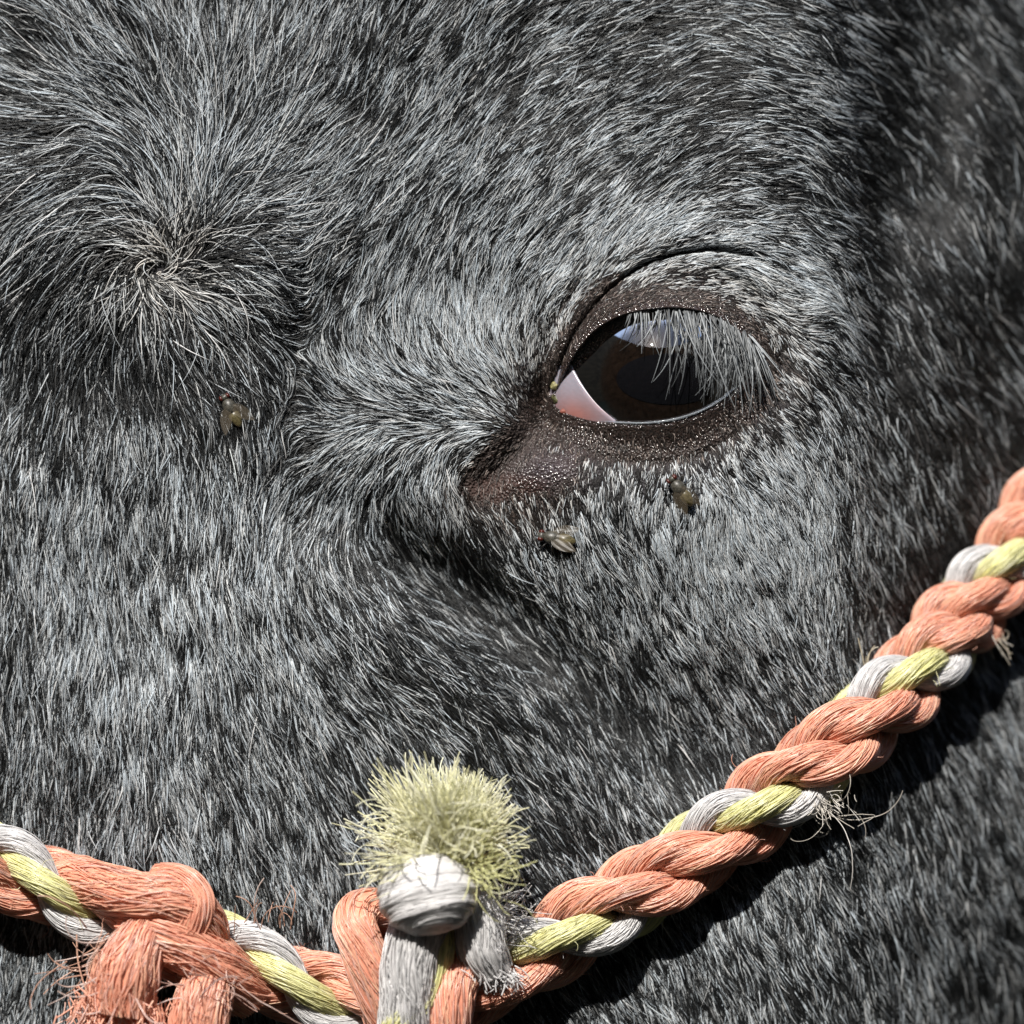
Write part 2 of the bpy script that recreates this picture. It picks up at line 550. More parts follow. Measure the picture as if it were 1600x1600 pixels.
# ------------------------------------------------------------------ the cow's skin: rings round the eye opening
NR = 340
u = np.linspace(0, 1, NR)
f = 0.07 * u + 0.93 * u ** 2
# outer boundary in the direction of each lid point
ca, sa = np.cos(lid_ang), np.sin(lid_ang)
out = np.zeros((NT, 2))
tt = np.full(NT, 1000.0)
for _ in range(60):
    ox = EX + ca * tt; oy = EY + sa * tt
    q = ((np.abs(ox - 800) / 1320) ** 4 + (np.abs(oy - 800) / 1320) ** 4) ** 0.25
    tt *= (1 / q) ** 0.6
out[:, 0] = EX + ca * tt; out[:, 1] = EY + sa * tt
rings = lid[None] + (out - lid)[None] * f[:, None, None]
rh = hs(rings[..., 0], rings[..., 1])
# lid rim: bend in and down to the eyeball
nrm = np.stack([lid[:, 0] - np.roll(lid[:, 0], 1), lid[:, 1] - np.roll(lid[:, 1], 1)], -1)
tan = np.roll(lid, -1, 0) - np.roll(lid, 1, 0)
tan /= np.linalg.norm(tan, axis=1)[:, None]
inn = np.stack([-tan[:, 1], tan[:, 0]], -1)
cen = np.array([EX, EY])
sgn = np.sign(((cen - lid) * inn).sum(1).mean())
inn *= sgn
low = smooth(-0.2, 0.5, np.sin(lid_ang))[:, None]
rim = []
for a, g in ((11, -14), (9.5, -4), (8, 2), (5.5, 0.55), (2.5, 0.9)):
    q = lid + inn * a * (0.55 + 0.5 * low)
    bh = cor_h(q[:, 0], q[:, 1])
    if g < 0.3 or g == 2:
        hh = bh + g
    else:
        hh = bh + (rh[0] - bh) * g
    rim.append(np.concatenate([q, hh[:, None]], 1))
allr = np.concatenate([np.stack(rim), np.concatenate([rings, rh[..., None]], -1)], 0)
nr = allr.shape[0]
V = W(allr[..., 0], allr[..., 1], allr[..., 2]).reshape(-1, 3)
F = grid_faces(nr, NT, True)
if sgn > 0:
    F = F[:, ::-1]
# close the back of the head
last = np.arange(NT) + (nr - 1) * NT
back = W(800 + (out[:, 0] - 800) * 0.7, 800 + (out[:, 1] - 800) * 0.7, np.full(NT, -1150.0))
Vb = np.vstack([V, back, W([800.0], [800.0], [-1300.0])])
nb = len(V)
ring2 = np.arange(NT) + nb
Fb = np.stack([last, np.roll(last, -1), np.roll(ring2, -1), ring2], -1)
if sgn > 0:
    Fb = Fb[:, ::-1]
faces = F.tolist() + Fb.tolist() + [[int(ring2[i]), int(ring2[(i + 1) % NT]), nb + NT][::(-1 if sgn > 0 else 1)] for i in range(NT)]
cow = mesh_obj("cow", Vb, faces, skin_m)
tag(cow, "grey roan cow's face with short white-flecked black coat, forehead whorl and dark eye", "cow")
vx = np.concatenate([allr[..., 0].ravel(), np.full(NT + 1, 800)]); vy = np.concatenate([allr[..., 1].ravel(), np.full(NT + 1, 2100)])
bare_v = sample(BARE, vx, vy); br_v = sample(BR, vx, vy)
base = np.array([0.022, 0.022, 0.026])
lidc = np.array([0.040, 0.029, 0.025])
duct_v = sample(gauss(X, Y, 852, 742, 62, 34, -25), vx, vy)
warm_v = sample(smooth(0.3, 0.8, gauss(X, Y, 790, 765, 80, 30, 0)), vx, vy)
colr = base + (lidc - base) * np.clip(bare_v + 0.4 * br_v, 0, 1)[:, None]
colr = colr + (np.array([0.085, 0.073, 0.080]) - colr) * (0.75 * duct_v)[:, None]
colr = colr + (np.array([0.06, 0.028, 0.02]) - colr) * (0.6 * warm_v)[:, None]
rimmask = np.zeros(len(vx)); rimmask[:5 * NT] = 1
colr = colr * (1 - 0.55 * rimmask[:, None])
me = cow.data
a = me.attributes.new("pigment", 'FLOAT_COLOR', 'POINT')
a.data.foreach_set("color", np.concatenate([colr, np.ones((len(vx), 1))], 1).astype(np.float32).ravel())
ldv = sample(ld, vx, vy)
wet = np.clip(np.exp(-(ldv / np.where(vy > 620, 52, 34)) ** 2) * 0.95 + 1.0 * duct_v + rimmask, 0, 1)
a = me.attributes.new("wet", 'FLOAT', 'POINT')
a.data.foreach_set("value", wet.astype(np.float32))


# ------------------------------------------------------------------ eye
def cap(name, rx, ry, lift, mat, parent, cx=EX, cy=EY, bulge=0.0, nr_=40, nt_=128):
    r = np.linspace(0, 1, nr_)[:, None]
    th = np.linspace(0, 2 * math.pi, nt_, endpoint=False)[None]
    x = cx + rx * r * np.cos(th); y = cy + ry * r * np.sin(th)
    d = np.hypot(x - EX, y - EY)
    hh = ball_h(x, y) + lift + bulge * np.clip(1 - (d / BRAD) ** 2, 0, 1) ** 1.5
    v = W(x, y, hh).reshape(-1, 3)
    fc = grid_faces(nr_, nt_, True)[:, ::-1]
    return mesh_obj(name, v, fc, mat, parent)


eyeball = cap("eyeball", 186, 186, 0, eye_m, cow, bulge=BULGE * 0.5)
eyeball["label"] = "dark brown glossy eyeball"
iris = cap("iris", 114, 108, 1.2, iris_m, eyeball, cx=EX + 10, bulge=BULGE * 0.5)
pupil = cap("pupil", 84, 40, 2.2, pupil_m, eyeball, cx=EX + 12, cy=EY + 4, bulge=BULGE * 0.5)
cornea = cap("cornea", 176, 170, 4.0, corn_m, eyeball, bulge=BULGE, nr_=90)

# third eyelid
fe = catmull([(884, 540), (893, 566), (908, 594), (928, 622), (952, 646), (990, 676)], 60)
lf = catmull([(858, 548), (850, 590), (846, 630), (856, 665), (890, 685), (940, 700)], 60)
vv = np.linspace(0, 1, 24)
g = lf[None] + (fe - lf)[None] * vv[:, None, None]
edge_drop = np.where(vv > 0.9, (vv - 0.9) * 10, 0)[:, None]
gh = cor_h(g[..., 0], g[..., 1]) + 2.5 - 6 * edge_drop ** 2 + 1.5 * np.sin(vv * 3.0)[:, None]
third = mesh_obj("third_eyelid", W(g[..., 0], g[..., 1], gh).reshape(-1, 3), grid_faces(24, 60), third_m, eyeball)
px_, py_ = g[..., 0].ravel(), g[..., 1].ravel()
pinkness = np.clip(gauss(px_, py_, 900, 650, 42, 26, 20), 0, 1)
pig = np.array([0.30, 0.28, 0.33]) + (np.array([0.36, 0.16, 0.14]) - np.array([0.30, 0.28, 0.33])) * pinkness[:, None]
pig = pig * (0.94 + 0.1 * np.random.default_rng(3).random((len(px_), 1)))
a = third.data.attributes.new("pigment", 'FLOAT_COLOR', 'POINT')
a.data.foreach_set("color", np.concatenate([pig, np.ones((len(pig), 1))], 1).astype(np.float32).ravel())
third["label"] = "pale pinkish white third eyelid in the inner corner"


def blob(name, cx, cy, ch, rx, ry, rz, mat, parent, seed=0, amp=0.12, n=20):
    th = np.linspace(0, math.pi, n)[:, None]; ph = np.linspace(0, 2 * math.pi, 2 * n, endpoint=False)[None]
    ux = np.sin(th) * np.cos(ph); uy = np.sin(th) * np.sin(ph); uz = np.cos(th) + 0 * ph
    k = 1 + amp * (np.sin(3 * ux + seed) * np.cos(4 * uy + 2 * seed) + 0.6 * np.sin(5 * uz + seed))
    v = W(cx + rx * ux * k, cy + ry * uy * k, ch + rz * uz * k).reshape(-1, 3)
    return mesh_obj(name, v, grid_faces(n, 2 * n, True), mat, parent)


blob("eye_corner_flesh", 886, 642, float(cor_h(886., 642.)) - 1.5, 10, 6, 3.5, pink_m, eyeball, 1.0)


# ------------------------------------------------------------------ tubes along a path
def frames(P):
    T = np.gradient(P, axis=0)
    T /= np.linalg.norm(T, axis=1)[:, None] + 1e-12
    N = np.zeros_like(T)
    n0 = np.cross(T[0], [0, 0, 1.0])
    if np.linalg.norm(n0) < 0.1:
        n0 = np.cross(T[0], [0, 1.0, 0])
    n0 /= np.linalg.norm(n0)
    for i in range(len(P)):
        n0 = n0 - T[i] * (n0 @ T[i])
        n0 /= np.linalg.norm(n0)
        N[i] = n0
    return T, N, np.cross(T, N)


def arclen(P):
    return np.r_[0, np.cumsum(np.linalg.norm(np.diff(P, axis=0), axis=1))]


def tube(name, P, rad, mat, parent, ns=14):
    """P in design units (x,y,h)"""
    rad = np.broadcast_to(rad, (len(P),))
    T, N, B = frames(P)
    th = np.linspace(0, 2 * math.pi, ns, endpoint=False)
    ring = P[:, None] + rad[:, None, None] * (np.cos(th)[None, :, None] * N[:, None] + np.sin(th)[None, :, None] * B[:, None])
    v = W(ring[..., 0], ring[..., 1], ring[..., 2]).reshape(-1, 3)
    fc = grid_faces(len(P), ns, True).tolist()
    fc.append(list(range(ns))[::-1]); fc.append([(len(P) - 1) * ns + i for i in range(ns)])
    return mesh_obj(name, v, fc, mat, parent)


# tear line on the lower lid
tl = catmull([(925, 657), (965, 660), (1010, 661), (1055, 655), (1095, 642), (1128, 624), (1150, 605)], 60)
th_ = cor_h(tl[:, 0], tl[:, 1]) + 2.5
tube("tear_line", np.concatenate([tl, th_[:, None]], 1), 1.9 * np.sin(np.linspace(0.15, 3.0, 60)) ** 0.5, tear_m, eyeball, 10)

# eyelashes
nl = 165
pu = rng.random(nl) ** 0.8
lash_root = catmull([(985, 478), (1015, 472), (1060, 470), (1105, 478), (1142, 497), (1170, 524), (1190, 550)], 200)
ri = (pu * 199).astype(int)
root = lash_root[ri] + rng.normal(0, 3.0, (nl, 2))
Ll = (86 + 92 * np.sin(np.clip(pu, 0, 1) * 3.0)) * rng.uniform(0.4, 1.12, nl)
Ll *= np.where(pu < 0.2, 0.75, 1)
npt = 8
tv = np.linspace(0, 1, npt)
ang = rng.normal(0.16, 0.19, nl) + (pu - 0.5) * 0.40
ang = np.where(rng.random(nl) < 0.08, ang - rng.uniform(0.2, 0.6, nl), ang)
bend = rng.normal(-0.08, 0.13, nl)
Pl = np.zeros((nl, npt, 3))
rooth = hs(root[:, 0], root[:, 1] - 6)
out_amt = rng.uniform(0.22, 0.5, nl)
for k in range(npt):
    aa = ang + bend * tv[k]
    Pl[:, k, 0] = root[:, 0] + np.sin(aa) * Ll * tv[k]
    Pl[:, k, 1] = root[:, 1] + np.cos(aa) * Ll * tv[k] * (1 - 0.12 * tv[k])
    Pl[:, k, 2] = rooth + Ll * out_amt * (1.5 * tv[k] - 0.9 * tv[k] ** 2)
lc = (0.05 + 0.36 * rng.random(nl) ** 1.4)[:, None] * np.array([[0.93, 1.0, 1.04]])
lr = (1.15 * (1 - 0.8 * tv ** 1.5))[None] * rng.uniform(0.7, 1.2, nl)[:, None] * S
curves_obj("eyelashes", W(Pl[..., 0], Pl[..., 1], Pl[..., 2]), lr, lc, lash_m, cow)["label"] = "long pale eyelashes hanging from the upper lid"

# ------------------------------------------------------------------ coat
ROPE_MARGIN = 0


def make_coat(N, x0, x1, y0, y1, seed, keep_fn, lenk=1.0, radk=1.0, npt=6, guard=False):
    r = np.random.default_rng(seed)
    x = r.uniform(x0, x1, N); y = r.uniform(y0, y1, N)
    dens = 1 - sample(BARE, x, y)
    dens = dens * (1 - 0.9 * np.exp(-(sample(cr_d, x, y) / 5.0) ** 2) * smooth(1.0, 0.8, sample(cr_t, x, y)))
    k = (r.random(N) < dens) & keep_fn(x, y)
    x, y = x[k], y[k]; n = len(x)
    # clump centre: nearest jittered cell centre
    cs = 15.0
    jx = np.random.default_rng(99).random((400, 400, 4))
    ci = ((x + 800) / cs).astype(int); cj = ((y + 800) / cs).astype(int)
    best = np.full(n, 1e9); bx = np.zeros(n); by = np.zeros(n); bt = np.zeros(n); bv = np.zeros(n)
    for a in (-1, 0, 1):
        for b in (-1, 0, 1):
            q = jx[np.clip(cj + b, 0, 399), np.clip(ci + a, 0, 399)]
            qx = (ci + a + q[:, 0]) * cs - 800; qy = (cj + b + q[:, 1]) * cs - 800
            # clumps are drawn out along the hair
            ddx, ddy = sample(DX, x, y), sample(DY, x, y)
            al = (qx - x) * ddx + (qy - y) * ddy; ac = -(qx - x) * ddy + (qy - y) * ddx
            d = (al * 0.45) ** 2 + ac ** 2
            m = d < best
            best[m] = d[m]; bx[m] = qx[m]; by[m] = qy[m]; bt[m] = q[m, 2]; bv[m] = q[m, 3]
    L = sample(LEN, x, y) * r.uniform(0.65, 1.25, n) * lenk
    jit = r.normal(0, 0.13, n) + (bt - 0.5) * 0.42 + 0.15 * sample(NZ, x, y)
    jit = jit + r.normal(0, 0.55, n) * gauss(x, y, 245, 415, 55, 50)
    if guard:
        jit = jit + r.normal(0, 0.25, n)
    lift = r.uniform(0.04, 0.24, n) * (1 + 0.9 * gauss(x, y, 300, 350, 170, 160)) * (1.6 if guard else 1)
    clump = r.uniform(0.15, 0.75, n)
    curl = r.normal(0, 0.18, n) + gauss(x, y, 360, 380, 150, 130) * r.normal(0.45, 0.35, n)
    P = np.zeros((n, npt, 3))
    cxp, cyp = x.copy(), y.copy()
    sl = L / (npt - 1)
    for q in range(npt):
        tq = q / (npt - 1)
        ox = (bx - x) * clump * tq * 0.55; oy = (by - y) * clump * tq * 0.55
        ax = -((bx - x) * 0); px = cxp + ox; py = cyp + oy
        P[:, q, 0] = px; P[:, q, 1] = py
        P[:, q, 2] = hs(px, py) + L * lift * (1.6 * tq - 0.85 * tq * tq) + 1.0 + (bv - 0.5) * 5 * tq - (2.5 if q == 0 else 0)
        dx = sample(DX, cxp, cyp); dy = sample(DY, cxp, cyp)
        nn = np.hypot(dx, dy) + 1e-9
        aa = jit + curl * tq
        c, s = np.cos(aa), np.sin(aa)
        cxp = cxp + sl * (dx * c - dy * s) / nn; cyp = cyp + sl * (dx * s + dy * c) / nn
    # colour
    wh = sample(WH, x, y)
    pw = np.clip(wh + (bv - 0.5) * 0.75 * np.minimum(1, 4 * wh * (1 - wh)), 0.03, 0.97)
    white = r.random(n) < pw
    lum = np.where(white, r.uniform(0.26, 0.82, n), r.uniform(0.004, 0.024, n) + (r.random(n) < 0.15) * r.uniform(0.03, 0.14, n))
    br = sample(BR, x, y)[:, None]
    cool = np.array([[0.88, 1.0, 1.10]]); warm = np.array([[1.08, 1.0, 0.90]])
    brown = np.array([[1.35, 0.97, 0.82]])
    mixw = r.random((n, 1)) * 0.5 + 0.3 * br + 0.4 * gauss(x, y, 255, 415, 70, 45)[:, None]
    C = lum[:, None] * (cool * (1 - mixw) + warm * mixw)
    C = np.where(white[:, None], C, C * (1 - br) + br * C * brown)
    C = np.clip(C, 0.003, 0.9)
    R = (np.array([0.75, 0.95, 0.9, 0.75, 0.5, 0.12]) if npt == 6 else np.linspace(0.9, 0.1, npt))[None] * r.uniform(0.6, 1.15, n)[:, None] * np.where(white, 1.08, 0.92)[:, None] * 0.77 * radk * S * sample(RAD, x, y)[:, None]
    return P, R, C


NZ = vnoise(60, 21) + 0.6 * vnoise(25, 22)


def in_view(x, y):
    return (x > -130) & (x < 1730) & (y > -130) & (y < 1730)


P1, R1, C1 = make_coat(500000, -130, 1730, -130, 1730, 5, lambda x, y: np.ones(len(x), bool))
curves_obj("coat", W(P1[..., 0], P1[..., 1], P1[..., 2]), R1, C1, coat_m, cow)["label"] = "short roan coat of black and white hairs"
P1, R1, C1 = make_coat(150000, -500, 2100, -500, 2100, 6, lambda x, y: ~in_view(x, y), 1.15, 1.7)
curves_obj("coat", W(P1[..., 0], P1[..., 1], P1[..., 2]), R1, C1, coat_m, cow)
P1, R1, C1 = make_coat(7000, -100, 1700, -100, 1700, 8, lambda x, y: np.random.default_rng(4).random(len(x)) < 0.25 + gauss(x, y, 280, 330, 260, 220), 1.35, 1.0, 6, True)
C1 = np.clip(C1 * 1.2 + 0.05, 0, 0.8)
curves_obj("guard_hairs", W(P1[..., 0], P1[..., 1], P1[..., 2]), R1, C1, coat_m, cow)
# down on the lids
N = 20000
x = rng.uniform(740, 1260, N); y = rng.uniform(400, 800, N)
k = (sample(BARE, x, y) > 0.3) & ~(sample(inside.astype(float), x, y) > 0.01) & (sample(ld, x, y) > 5) & (sample(gauss(X, Y, 850, 735, 60, 30, -20), x, y) < 0.5)
x, y = x[k], y[k]; n_ = len(x)
dx, dy = sample(DX, x, y), sample(DY, x, y)
L = rng.uniform(5, 14, n_)
jt = rng.normal(0, 0.3, n_)
P = np.zeros((n_, 4, 3))
for q in range(4):
    tq = q / 3
    P[:, q, 0] = x + (dx * np.cos(jt) - dy * np.sin(jt)) * L * tq; P[:, q, 1] = y + (dx * np.sin(jt) + dy * np.cos(jt)) * L * tq
    P[:, q, 2] = hs(P[:, q, 0], P[:, q, 1]) + L * 0.35 * tq - (1 if q == 0 else 0)
keep = (rng.random(n_) < np.where(y > 625, 0.38, 1.0))
P = P[keep]; n_ = len(P)
lum = np.where(rng.random(n_) < 0.22, rng.uniform(0.10, 0.38, n_), rng.uniform(0.01, 0.06, n_))
curves_obj("lid_down", W(P[..., 0], P[..., 1], P[..., 2]), np.tile(np.array([0.6, 0.55, 0.4, 0.1]) * S, (n_, 1)), lum[:, None] * np.array([[1.15, 0.95, 0.85]]), coat_m, cow)

# ------------------------------------------------------------------ crumbs in the eye corner
cr = bpy.data.objects.new("eye_crumb", None)
cr.location = W(870., 612., float(hs(870., 612.)) + 2).tolist()
link(cr)
tag(cr, "two tiny yellow-green crumbs of dried discharge stuck at the inner eye corner", "crumb")
hc_ = float(hs(866., 604.))
blob("crumb_grain", 868, 603, hc_ + 6, 8, 7, 7, crumb_m, cr, 0.4, 0.1, 14)
blob("crumb_grain", 871, 622, hc_ + 2, 8, 10, 7, plain("dark_olive_crumb", (0.07, 0.07, 0.03), 0.35, 0.5, 1500, 0.6, 0.5, 0.0003), cr, 1.9, 0.16, 14)


# ------------------------------------------------------------------ flies
def make_fly(px, py, heading, label, scale=1.0, spread=0.42, roll=0.0):
    """heading: degrees in the face plane, 0 = right, 90 = up"""
    hh = float(hs(px, py)) + 15
    root = bpy.data.objects.new("fly", None)
    a = math.radians(heading)
    e = 6.0
    sx = (float(hs(px + e * 3, py)) - float(hs(px - e * 3, py))) / (6 * e)
    sy = (float(hs(px, py + e * 3)) - float(hs(px, py - e * 3))) / (6 * e)
    nrm = Vector((-sx, -1.0, sy)).normalized()
    fwd = Vector((math.cos(a), 0, math.sin(a)))
    fwd = (fwd - nrm * fwd.dot(nrm)).normalized()
    left = nrm.cross(fwd)
    M = Matrix((fwd, left, nrm)).transposed().to_4x4()
    M.translation = Vector(W(px, py, hh).tolist())
    root.matrix_basis = M @ Matrix.Rotation(roll, 4, 'X')
    COL.objects.link(root)
    tag(root, label, "fly", "flies on the cow's face")
    u = S * scale

    def part(name, v, fc, mat, par=root):
        me = bpy.data.meshes.new(name)
        me.from_pydata((np.asarray(v) * u).tolist(), [], fc if isinstance(fc, list) else fc.tolist())
        me.polygons.foreach_set("use_smooth", np.ones(len(me.polygons), bool))
        me.materials.append(mat)
        o = bpy.data.objects.new(name, me); COL.objects.link(o); o.parent = par
        return o

    def ell(name, c, r, mat, par=root, taper=0.0, n=12):
        th = np.linspace(0, math.pi, n)[:, None]; ph = np.linspace(0, 2 * math.pi, 2 * n, endpoint=False)[None]
        xx = np.cos(th) + 0 * ph; k = 1 - taper * (-xx)
        return part(name, np.stack([c[0] + r[0] * xx, c[1] + r[1] * np.sin(th) * np.cos(ph) * k, c[2] + r[2] * np.sin(th) * np.sin(ph) * k], -1).reshape(-1, 3), grid_faces(n, 2 * n, True), mat, par)
    ell("thorax", (4, 0, 0), (11, 8.5, 8), fly_m)
    ell("abdomen", (-13, 0, -1), (12, 7.5, 6.5), fly_abd_m, taper=0.25)
    hd = ell("head", (17, 0, -1), (4.5, 6.5, 5.5), fly_m)
    for s in (-1, 1):
        ell("eye", (17.5, s * 4.6, 0), (3.8, 2.9, 4.4), fly_eye_m, hd)
        n = 12
        tt = np.linspace(0, 1, n)[:, None]
        ww = np.linspace(-1, 1, 7)[None]
        wid = 7.0 * np.sin(np.clip(tt * 1.02, 0, 1) ** 0.75 * math.pi) ** 0.7 + 0.5
        lx = tt * 34 + 0 * ww; ly = ww * wid
        ca, sa = math.cos(math.pi - s * spread), math.sin(math.pi - s * spread)
        x = 4 + lx * ca - ly * sa; yv = s * 4 + lx * sa + ly * ca
        z = 6 + 3.5 * tt + 1.2 * np.sin(ww * 6 + tt * 5) * 0.4
        part("wing", np.stack([x, yv, z + 0 * x], -1).reshape(-1, 3), grid_faces(n, 7), wing_m)
        for j_, lxp in enumerate((8, 3, -2)):
            d = (0.7, -0.1, -0.8)[j_]
            pts = np.array([(lxp, s * 5, -4), (lxp + d * 6, s * 12, 2), (lxp + d * 12, s * 17, -6), (lxp + d * 18, s * 20, -15)], float)
            Pp = catmull(pts, 10)
            T, N, B = frames(Pp)
            thh = np.linspace(0, 2 * math.pi, 6, endpoint=False)
            rg = Pp[:, None] + np.linspace(1.0, 0.45, 10)[:, None, None] * (np.cos(thh)[None, :, None] * N[:, None] + np.sin(thh)[None, :, None] * B[:, None])
            part("leg", rg.reshape(-1, 3), grid_faces(10, 6, True), fly_dark_m)
    return root


make_fly(361, 640, 118, "small grey fly with spread wings on the forehead below the hair whorl", 1.25, 0.5)
make_fly(868, 841, 172, "small fly lying sideways on the cheek below the tear duct", 1.3, 0.3, 0.5)
make_fly(1063, 766, 128, "small olive fly just beneath the lower eyelid", 1.25, 0.2, -0.3)

# ------------------------------------------------------------------ rope halter
rope_xy = catmull([(-260, 1235), (-120, 1305), (0, 1352), (110, 1400), (220, 1440), (330, 1482), (440, 1528), (540, 1566), (640, 1580), (740, 1548),
                   (830, 1492), (930, 1432), (1030, 1372), (1130, 1304), (1230, 1226), (1330, 1146), (1420, 1062), (1500, 966),
                   (1570, 880), (1650, 770), (1760, 610)], 460)
sk = hs(rope_xy[:, 0], rope_xy[:, 1])
ker = np.ones(45) / 45
skp = np.convolve(np.pad(sk, 22, mode='edge'), ker, 'valid')
rope_h = np.maximum(skp, sk * 0.5 + skp * 0.5) + 46 + 4 * smooth(1250, 1560, rope_xy[:, 0])
rope = np.concatenate([rope_xy, rope_h[:, None]], 1)
halter = bpy.data.objects.new("rope_halter", None)
halter.location = W(640., 1580., float(hs(640., 1580.))).tolist()
link(halter)
tag(halter, "twisted orange, white and yellow plastic rope halter with frayed knots across the cow's cheek", "rope")
bpy.context.view_layer.update()
PARW[halter.name] = Matrix.Translation(halter.location)


def fibres(P, rad, n, colour, parent, twist=0.0, fr=(0.7, 1.5), name="fibres", var=0.2, wob=0.35, seed=0, hmul=1.0):
    """lay n fibres on a tube of radius rad round the path P"""
    r = np.random.default_rng(seed + 1000)
    T, N, B = frames(P)
    rad = np.broadcast_to(rad, (len(P),))
    s = arclen(P)
    m = len(P)
    psi = r.uniform(0, 2 * math.pi, n)[:, None] + twist * s[None] + wob * np.sin(s[None] / r.uniform(25, 90, n)[:, None] + r.uniform(0, 7, n)[:, None])
    rr_ = rad[None] * (1.0 + 0.075 * np.sin(s[None] / r.uniform(14, 50, n)[:, None] + r.uniform(0, 7, n)[:, None]) + r.normal(0, 0.03, n)[:, None])
    Q = P[None] + rr_[..., None] * (np.cos(psi)[..., None] * N[None] + np.sin(psi)[..., None] * B[None])
    C = np.array(colour)[None] * (1 + r.normal(0, var, n))[:, None]
    pale = (r.random(n) < 0.22)[:, None]
    C = np.where(pale, C * 0.7 + 0.2, C)
    C = np.clip(C, 0.02, 0.88)
    R = np.tile(r.uniform(fr[0], fr[1], n)[:, None] * S, (1, m))
    return curves_obj(name, W(Q[..., 0], Q[..., 1], Q[..., 2]), R, C, fib_m, parent)


def strays(P, rad, n, colour, parent, seed, lmin=12, lmax=40, name="stray_fibres"):
    r = np.random.default_rng(seed)
    T, N, B = frames(P)
    i = r.integers(4, len(P) - 4, n)
    a = r.uniform(0, 2 * math.pi, n)
    d = np.cos(a)[:, None] * N[i] + np.sin(a)[:, None] * B[i]
    L = lmin + (lmax - lmin) * r.random(n) ** 2.5
    tdir = T[i] * np.sign(r.normal(0, 1, n))[:, None]
    ax = r.normal(0, 1, (n, 3))
    m = 9
    Q = np.zeros((n, m, 3))
    p = P[i] + d * (np.broadcast_to(rad, (len(P),))[i] * 0.95)[:, None]
    v = tdir * 0.9 + d * 0.5
    for q in range(m):
        Q[:, q] = p
        p = p + v / np.linalg.norm(v, axis=1)[:, None] * (L / m)[:, None]
        v = v + np.cross(v, ax) * 0.22 + d * 0.10 + r.normal(0, 0.1, (n, 3))
    C = np.clip(np.array(colour)[None] * r.uniform(0.6, 1.1, n)[:, None] + 0.06, 0, 0.9)
    R = np.tile(np.linspace(0.6, 0.3, m)[None] * S, (n, 1)) * r.uniform(0.6, 1.1, n)[:, None]
    return curves_obj(name, W(Q[..., 0], Q[..., 1], Q[..., 2]), R, C, fib_m, parent)


def strand(name, pts, rad, colour, n=90, twist=0.03, seed=0, npts=70, parent=None, taper=None, fr=(0.45, 1.05)):
    P = catmull(pts, npts)
    rv = rad * (np.ones(npts) if taper is None else np.interp(np.linspace(0, 1, npts), *taper))
    o = tube(name, P, rv * 0.97, core_m[colour], parent or halter, 16)
    fibres(P, rv, int(n * 1.9), TINT[colour], o, twist, fr, seed=seed)
    return o, P


PITCH = 338.0
SG = -1.0
PHASE = 0.0
s_r = arclen(rope)
s_ref = np.interp(1190, rope[:, 0], s_r)
T, N, B = frames(rope)
# make the frame start from "out of the face"
out_v = np.array([0, 0, 1.0])
N = out_v[None] - T * (T @ out_v)[:, None]
N /= np.linalg.norm(N, axis=1)[:, None]
B = np.cross(T, N)
OFF, YR, YO = 35.0, 18.0, 14.5
turns = np.interp(rope[:, 0], [-260, 75, 460, 885, 1190, 1430, 1560, 1760], [-3.9, -3, -2, -1, 0, 1, 2, 3.2])
turns = np.convolve(np.pad(turns, 20, mode='reflect', reflect_type='odd'), np.ones(41) / 41, 'valid')
for kst in range(3):
    th = SG * 2 * math.pi * turns + kst * 2 * math.pi / 3 + PHASE
    C_ = rope + OFF * (np.cos(th)[:, None] * N + np.sin(th)[:, None] * B)
    Ts = np.gradient(C_, axis=0); Ts /= np.linalg.norm(Ts, axis=1)[:, None]
    Ns = N - Ts * (N * Ts).sum(1)[:, None]; Ns /= np.linalg.norm(Ns, axis=1)[:, None]
    Bs = np.cross(Ts, Ns)
    ss = arclen(C_)
    for jy in range(2):
        ph = -SG * 2 * math.pi * (2.0 if kst == 0 else 1.6) * turns + jy * math.pi + (math.pi if kst == 0 else kst * 1.1)
        Yc = C_ + (13.0 if kst == 0 else 12.5) * (np.cos(ph)[:, None] * Ns + np.sin(ph)[:, None] * Bs)
        colour = ('white', 'yellow')[jy] if kst == 0 else 'orange'
        o = tube(colour + "_yarn", Yc, YR * (1.09 if kst == 0 else 1.14), core_m[colour], halter, 14)
        fibres(Yc, YR * (1.12 if kst == 0 else 1.17), 260, TINT[colour], o, -SG * 0.010, (0.4, 0.95), seed=kst * 7 + jy, wob=0.4)
        strays(Yc, YR * 1.12, 260, TINT[colour], o, 50 + kst * 7 + jy, 8, 42)


def rh_at(x):
    return float(np.interp(x, rope[:, 0], rope[:, 2]))


# --- middle knot
hk = rh_at(640)
strand("orange_loop", [(610, 1620, hk + 20), (592, 1560, hk + 50), (568, 1490, hk + 60), (554, 1446, hk + 50), (566, 1424, hk + 28), (604, 1430, hk + 5), (640, 1480, hk - 20)], 32, 'orange', 130, 0.006, 31)
strand("white_strand", [(680, 1410, hk + 60), (655, 1450, hk + 84), (640, 1500, hk + 96), (638, 1550, hk + 92), (632, 1610, hk + 80), (620, 1680, hk + 50)], 41, 'white', 170, 0.004, 32)
strand("yellow_strand", [(690, 1450, hk + 60), (686, 1485, hk + 84), (678, 1520, hk + 84), (655, 1570, hk + 96), (622, 1600, hk + 104), (596, 1660, hk + 80)], 22, 'yellow', 90, 0.006, 33)
strand("orange_strand", [(740, 1470, hk + 10), (712, 1530, hk + 62), (700, 1580, hk + 80), (690, 1660, hk + 66)], 36, 'orange', 130, 0.005, 34)
